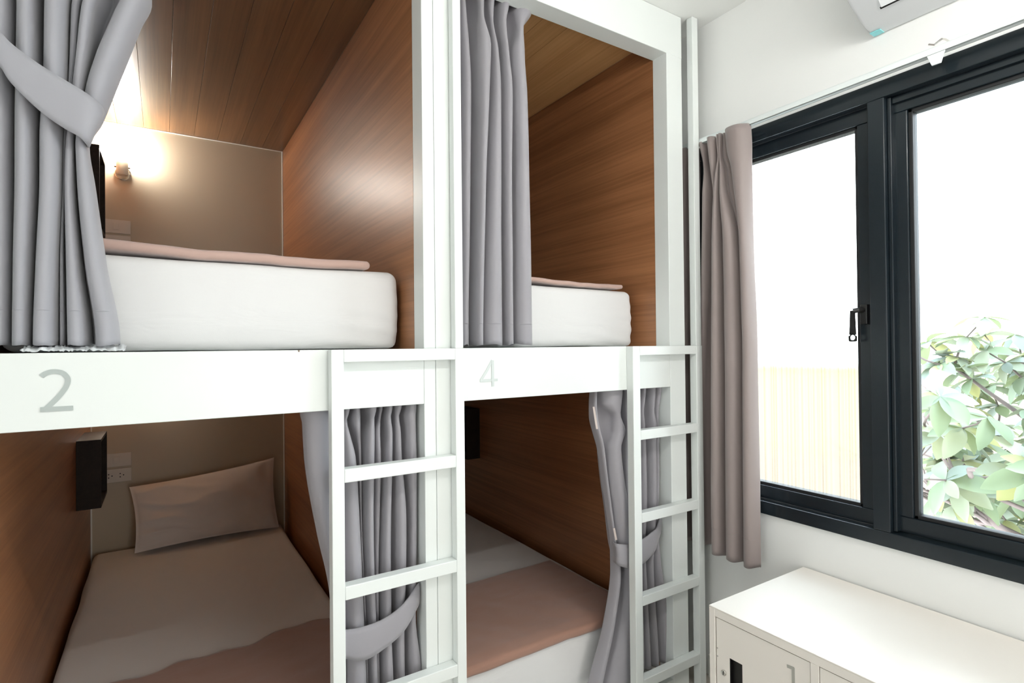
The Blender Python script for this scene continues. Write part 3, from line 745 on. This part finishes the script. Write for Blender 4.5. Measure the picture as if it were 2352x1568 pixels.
# ------------------------------------------------------------------ AIR CONDITIONER high on the window wall
ac = thing('air_conditioner', (1.80, -1.1, 2.36), 'white split air conditioner mounted high on the wall above the window', 'air conditioner')
prof = [(1.919, 2.357), (1.90, 2.3555), (1.865, 2.361), (1.836, 2.371), (1.79, 2.392), (1.752, 2.414), (1.725, 2.44), (1.712, 2.48), (1.708, 2.54), (1.712, 2.60), (1.728, 2.628), (1.919, 2.63)]
pr_ = catmull([(*p,) for p in prof], 3)
yA, yB = -.655, -1.50
vs, fs = [], []; Ys = [yA+.0, yA-.004, yA-.012, yB+.012, yB+.004, yB]; ins = [.012, .004, 0, 0, .004, .012]
cx_, cz2 = 1.82, 2.50
for y, k in zip(Ys, ins):
    for (x, z) in pr_:
        dx, dz = x-cx_, z-cz2; L = math.hypot(dx, dz); q = 1-k/L if x < 1.915 else 1
        vs.append((cx_+dx*q, y, cz2+dz*q))
n_ = len(pr_)
for i in range(len(Ys)-1):
    for j in range(n_-1): fs.append((i*n_+j, i*n_+j+1, (i+1)*n_+j+1, (i+1)*n_+j))
    fs.append((i*n_+n_-1, i*n_, (i+1)*n_, (i+1)*n_+n_-1))
fs += [tuple(range(n_)), tuple(range((len(Ys)-1)*n_, len(Ys)*n_))]
mesh('casing', vs, fs, M_ac, ac, smooth=True)
ac.children[0].modifiers.new('es', 'EDGE_SPLIT').split_angle = R(40)
# air outlet: dark slot with the white flap hanging over it
def acp(x, off):   # point on underside profile pushed outwards
    P_ = sorted([(a, b) for a, b in pr_ if b < 2.47], key=lambda q: q[0]); xs = [p[0] for p in P_]; zz = [p[1] for p in P_]
    return float(np.interp(x, xs, zz))-off
v = []
for y in (-.722, -1.44):
    for x, o_ in ((1.722, .0015), (1.817, .0015), (1.817, -.004), (1.722, -.004)): v.append((x, y, acp(x, o_)))
mesh('air_outlet', [v[0], v[4], v[5], v[1], v[3], v[7], v[6], v[2]], BF, M_slot, ac)
v = []
for y in (-.729, -1.435):
    for x, o_ in ((1.716, .0025), (1.804, .006), (1.804, .010), (1.716, .0075)): v.append((x, y, acp(x, o_)))
mesh('flap', [v[0], v[4], v[5], v[1], v[3], v[7], v[6], v[2]], BF, M_ac, ac, bevel=.001)
box('painted_reflection', (1.885, 1.915, -.690, -.6605, 2.3535, 2.3565), M_cyan, ac, .0005)  # cyan patch coloured in place of a reflection under the casing

# ------------------------------------------------------------------ ADDED FILL TUBE (unseen, hung low to brighten ceiling and room)
for (x, y, s_) in ((1.0, -1.35, 'above the middle of the room'),):
    t = thing('added_fill_tube', (x, y, ZC), 'white fill tube added out of view '+s_, 'lamp')
    for dx in (-.5, .5): cyl('hanger', (x+dx, y, ZC-.001), (x+dx, y, 2.44), .004, M_chrome, t, 8)
    box('batten', (x-.65, x+.65, y-.015, y+.015, 2.42, 2.44), M_ac, t)
    v, f = tube([(x-.62, y, 2.395), (x+.62, y, 2.395)], .013, 14); mesh('tube', v, f, M_tube, t, smooth=True)

# ------------------------------------------------------------------ OUTSIDE
o = box('ground_outside', (XW+.3, 40, -25, 25, -3.1, -3.0), M_ground, None, 0); o['kind'] = 'structure'
bl = thing('neighbour_building', (8, 4, -3), 'pale yellow house outside seen blurred through the ribbed left pane', 'building')
box('wall', (7.2, 11, 1.35, 8, -3, -.05), M_peach, bl, .01)
box('upper_wall', (7.2, 11, 1.35, 8, -.05, 1.12), M_yellow, bl, .01)
box('coping', (7.1, 11.1, 1.28, 8.1, 1.12, 1.24), M_trim, bl, .01)

def leafmesh(k, L, Wd):
    r = random.Random(k); n = 6; vs, fs = [], []; bend = r.uniform(.1, .35); fold = r.uniform(.15, .4)
    for i in range(n+1):
        t = i/n; w = Wd*math.sin(math.pi*min(1, t**.8*.97+.02))**.8*(.55+.6*t)*.62; z = -bend*L*t*t
        c = Vector((L*t, 0, z)); vs += [c+Vector((0, -w, fold*w)), c, c+Vector((0, w, fold*w))]
    for i in range(n):
        a = i*3; fs += [(a, a+1, a+4, a+3), (a+1, a+2, a+5, a+4)]
    return vs, fs
tr = thing('leafy_tree', (4.4, -1.1, -3), 'big-leaved green tree right outside the clear window pane', 'tree')
rb = random.Random(5); clusters = []
def limb(p, d, L, r, depth, paths):
    pts = [p]; dd = d.normalized()
    for s in range(5):
        dd = (dd+Vector((rb.uniform(-.25, .25), rb.uniform(-.25, .25), rb.uniform(-.1, .25)))).normalized(); pts.append(pts[-1]+dd*L/5)
    paths.append((pts, [r*(1-.45*i/5) for i in range(6)]))
    if depth == 0: clusters.append((pts[-1], dd)); clusters.append((pts[3], dd)); clusters.append((pts[1], dd)); return
    if depth == 1: clusters.append((pts[4], dd))
    for q in range(3 if depth > 1 else 3):
        k = 5 if q == 0 else rb.randint(2, 5); a = rb.uniform(0, 6.28)
        nd = (dd*.7+Vector((math.cos(a), math.sin(a), rb.uniform(-.35, .45)))*.85).normalized()
        limb(pts[k], nd, L*.68, r*.55, depth-1, paths)
paths = []
for q in range(6):
    a = q*1.05+.2
    limb(Vector((4.4, -1.1, -.75)), Vector((math.cos(a)*.75, math.sin(a)*.75, .8)), 1.15, .045, 3, paths)
limb(Vector((4.4, -1.1, -.55)), Vector((-.2, .1, 1)), 1.2, .05, 3, paths)
limb(Vector((4.2, -.9, -.2)), Vector((-.5, .35, .7)), 1.0, .035, 3, paths)
vs, fs = tube([(4.4, -1.1, -3.0), (4.42, -1.12, -1.8), (4.4, -1.1, -.6)], [.11, .09, .07], 12)
for pts, rr_ in paths:
    v, f = tube(pts, rr_, 6); k = len(vs); vs += v; fs += [tuple(i+k for i in g) for g in f]
mesh('trunk_and_branches', vs, fs, M_bark, tr, smooth=True)
leafs = []; LM = []
for k in range(6):
    L, Wd = random.uniform(.15, .20), random.uniform(.068, .09); LM.append((leafmesh(k, L, Wd)))
for c, d in clusters:
    if c.y > -1.62+.40*c.x: continue
    n = rb.randint(6, 8); a0 = rb.uniform(0, 6.28)
    up_ = (d+Vector((0, 0, .6))).normalized(); q0 = up_.to_track_quat('Z', 'Y').to_matrix().to_4x4()
    for i in range(n):
        a = a0+i*2*math.pi/n+rb.uniform(-.2, .2)
        M4 = Matrix.Translation(c) @ q0 @ Matrix.Rotation(a, 4, 'Z') @ Matrix.Rotation(rb.uniform(-.25, .6), 4, 'Y') @ Matrix.Scale(rb.uniform(.7, 1.15), 4)
        leafs.append((M4, rb.randrange(6), rb.choices(range(4), (4, 4, 3, 1))[0]))
def seen(M4):      # how near a leaf is to the window: the nearest ones are built singly
    p = M4.translation; return (p-Vector((2, -.9, 1.0))).length
leafs.sort(key=lambda q: seen(q[0]))
lm_cache = {}
for M4, k, c in leafs[:280]:
    if (k, c) not in lm_cache:
        me = bpy.data.meshes.new('leaf'); me.from_pydata([tuple(v) for v in LM[k][0]], [], LM[k][1]); me.materials.append(M_leaves[c])
        for p in me.polygons: p.use_smooth = True
        lm_cache[k, c] = me
    o = bpy.data.objects.new('leaf', lm_cache[k, c]); COL.objects.link(o); o.parent = tr
    o.matrix_local = Matrix.Translation(-WL[tr]) @ M4
for c in range(4):
    vs, fs = [], []
    for M4, k, cc in leafs[280:]:
        if cc != c: continue
        b = len(vs); vs += [M4 @ v for v in LM[k][0]]; fs += [tuple(i+b for i in f) for f in LM[k][1]]
    if vs:
        o = mesh('foliage', vs, fs, M_leaves[c], tr, smooth=True); o['kind'] = 'stuff'
print('leaves', len(leafs))
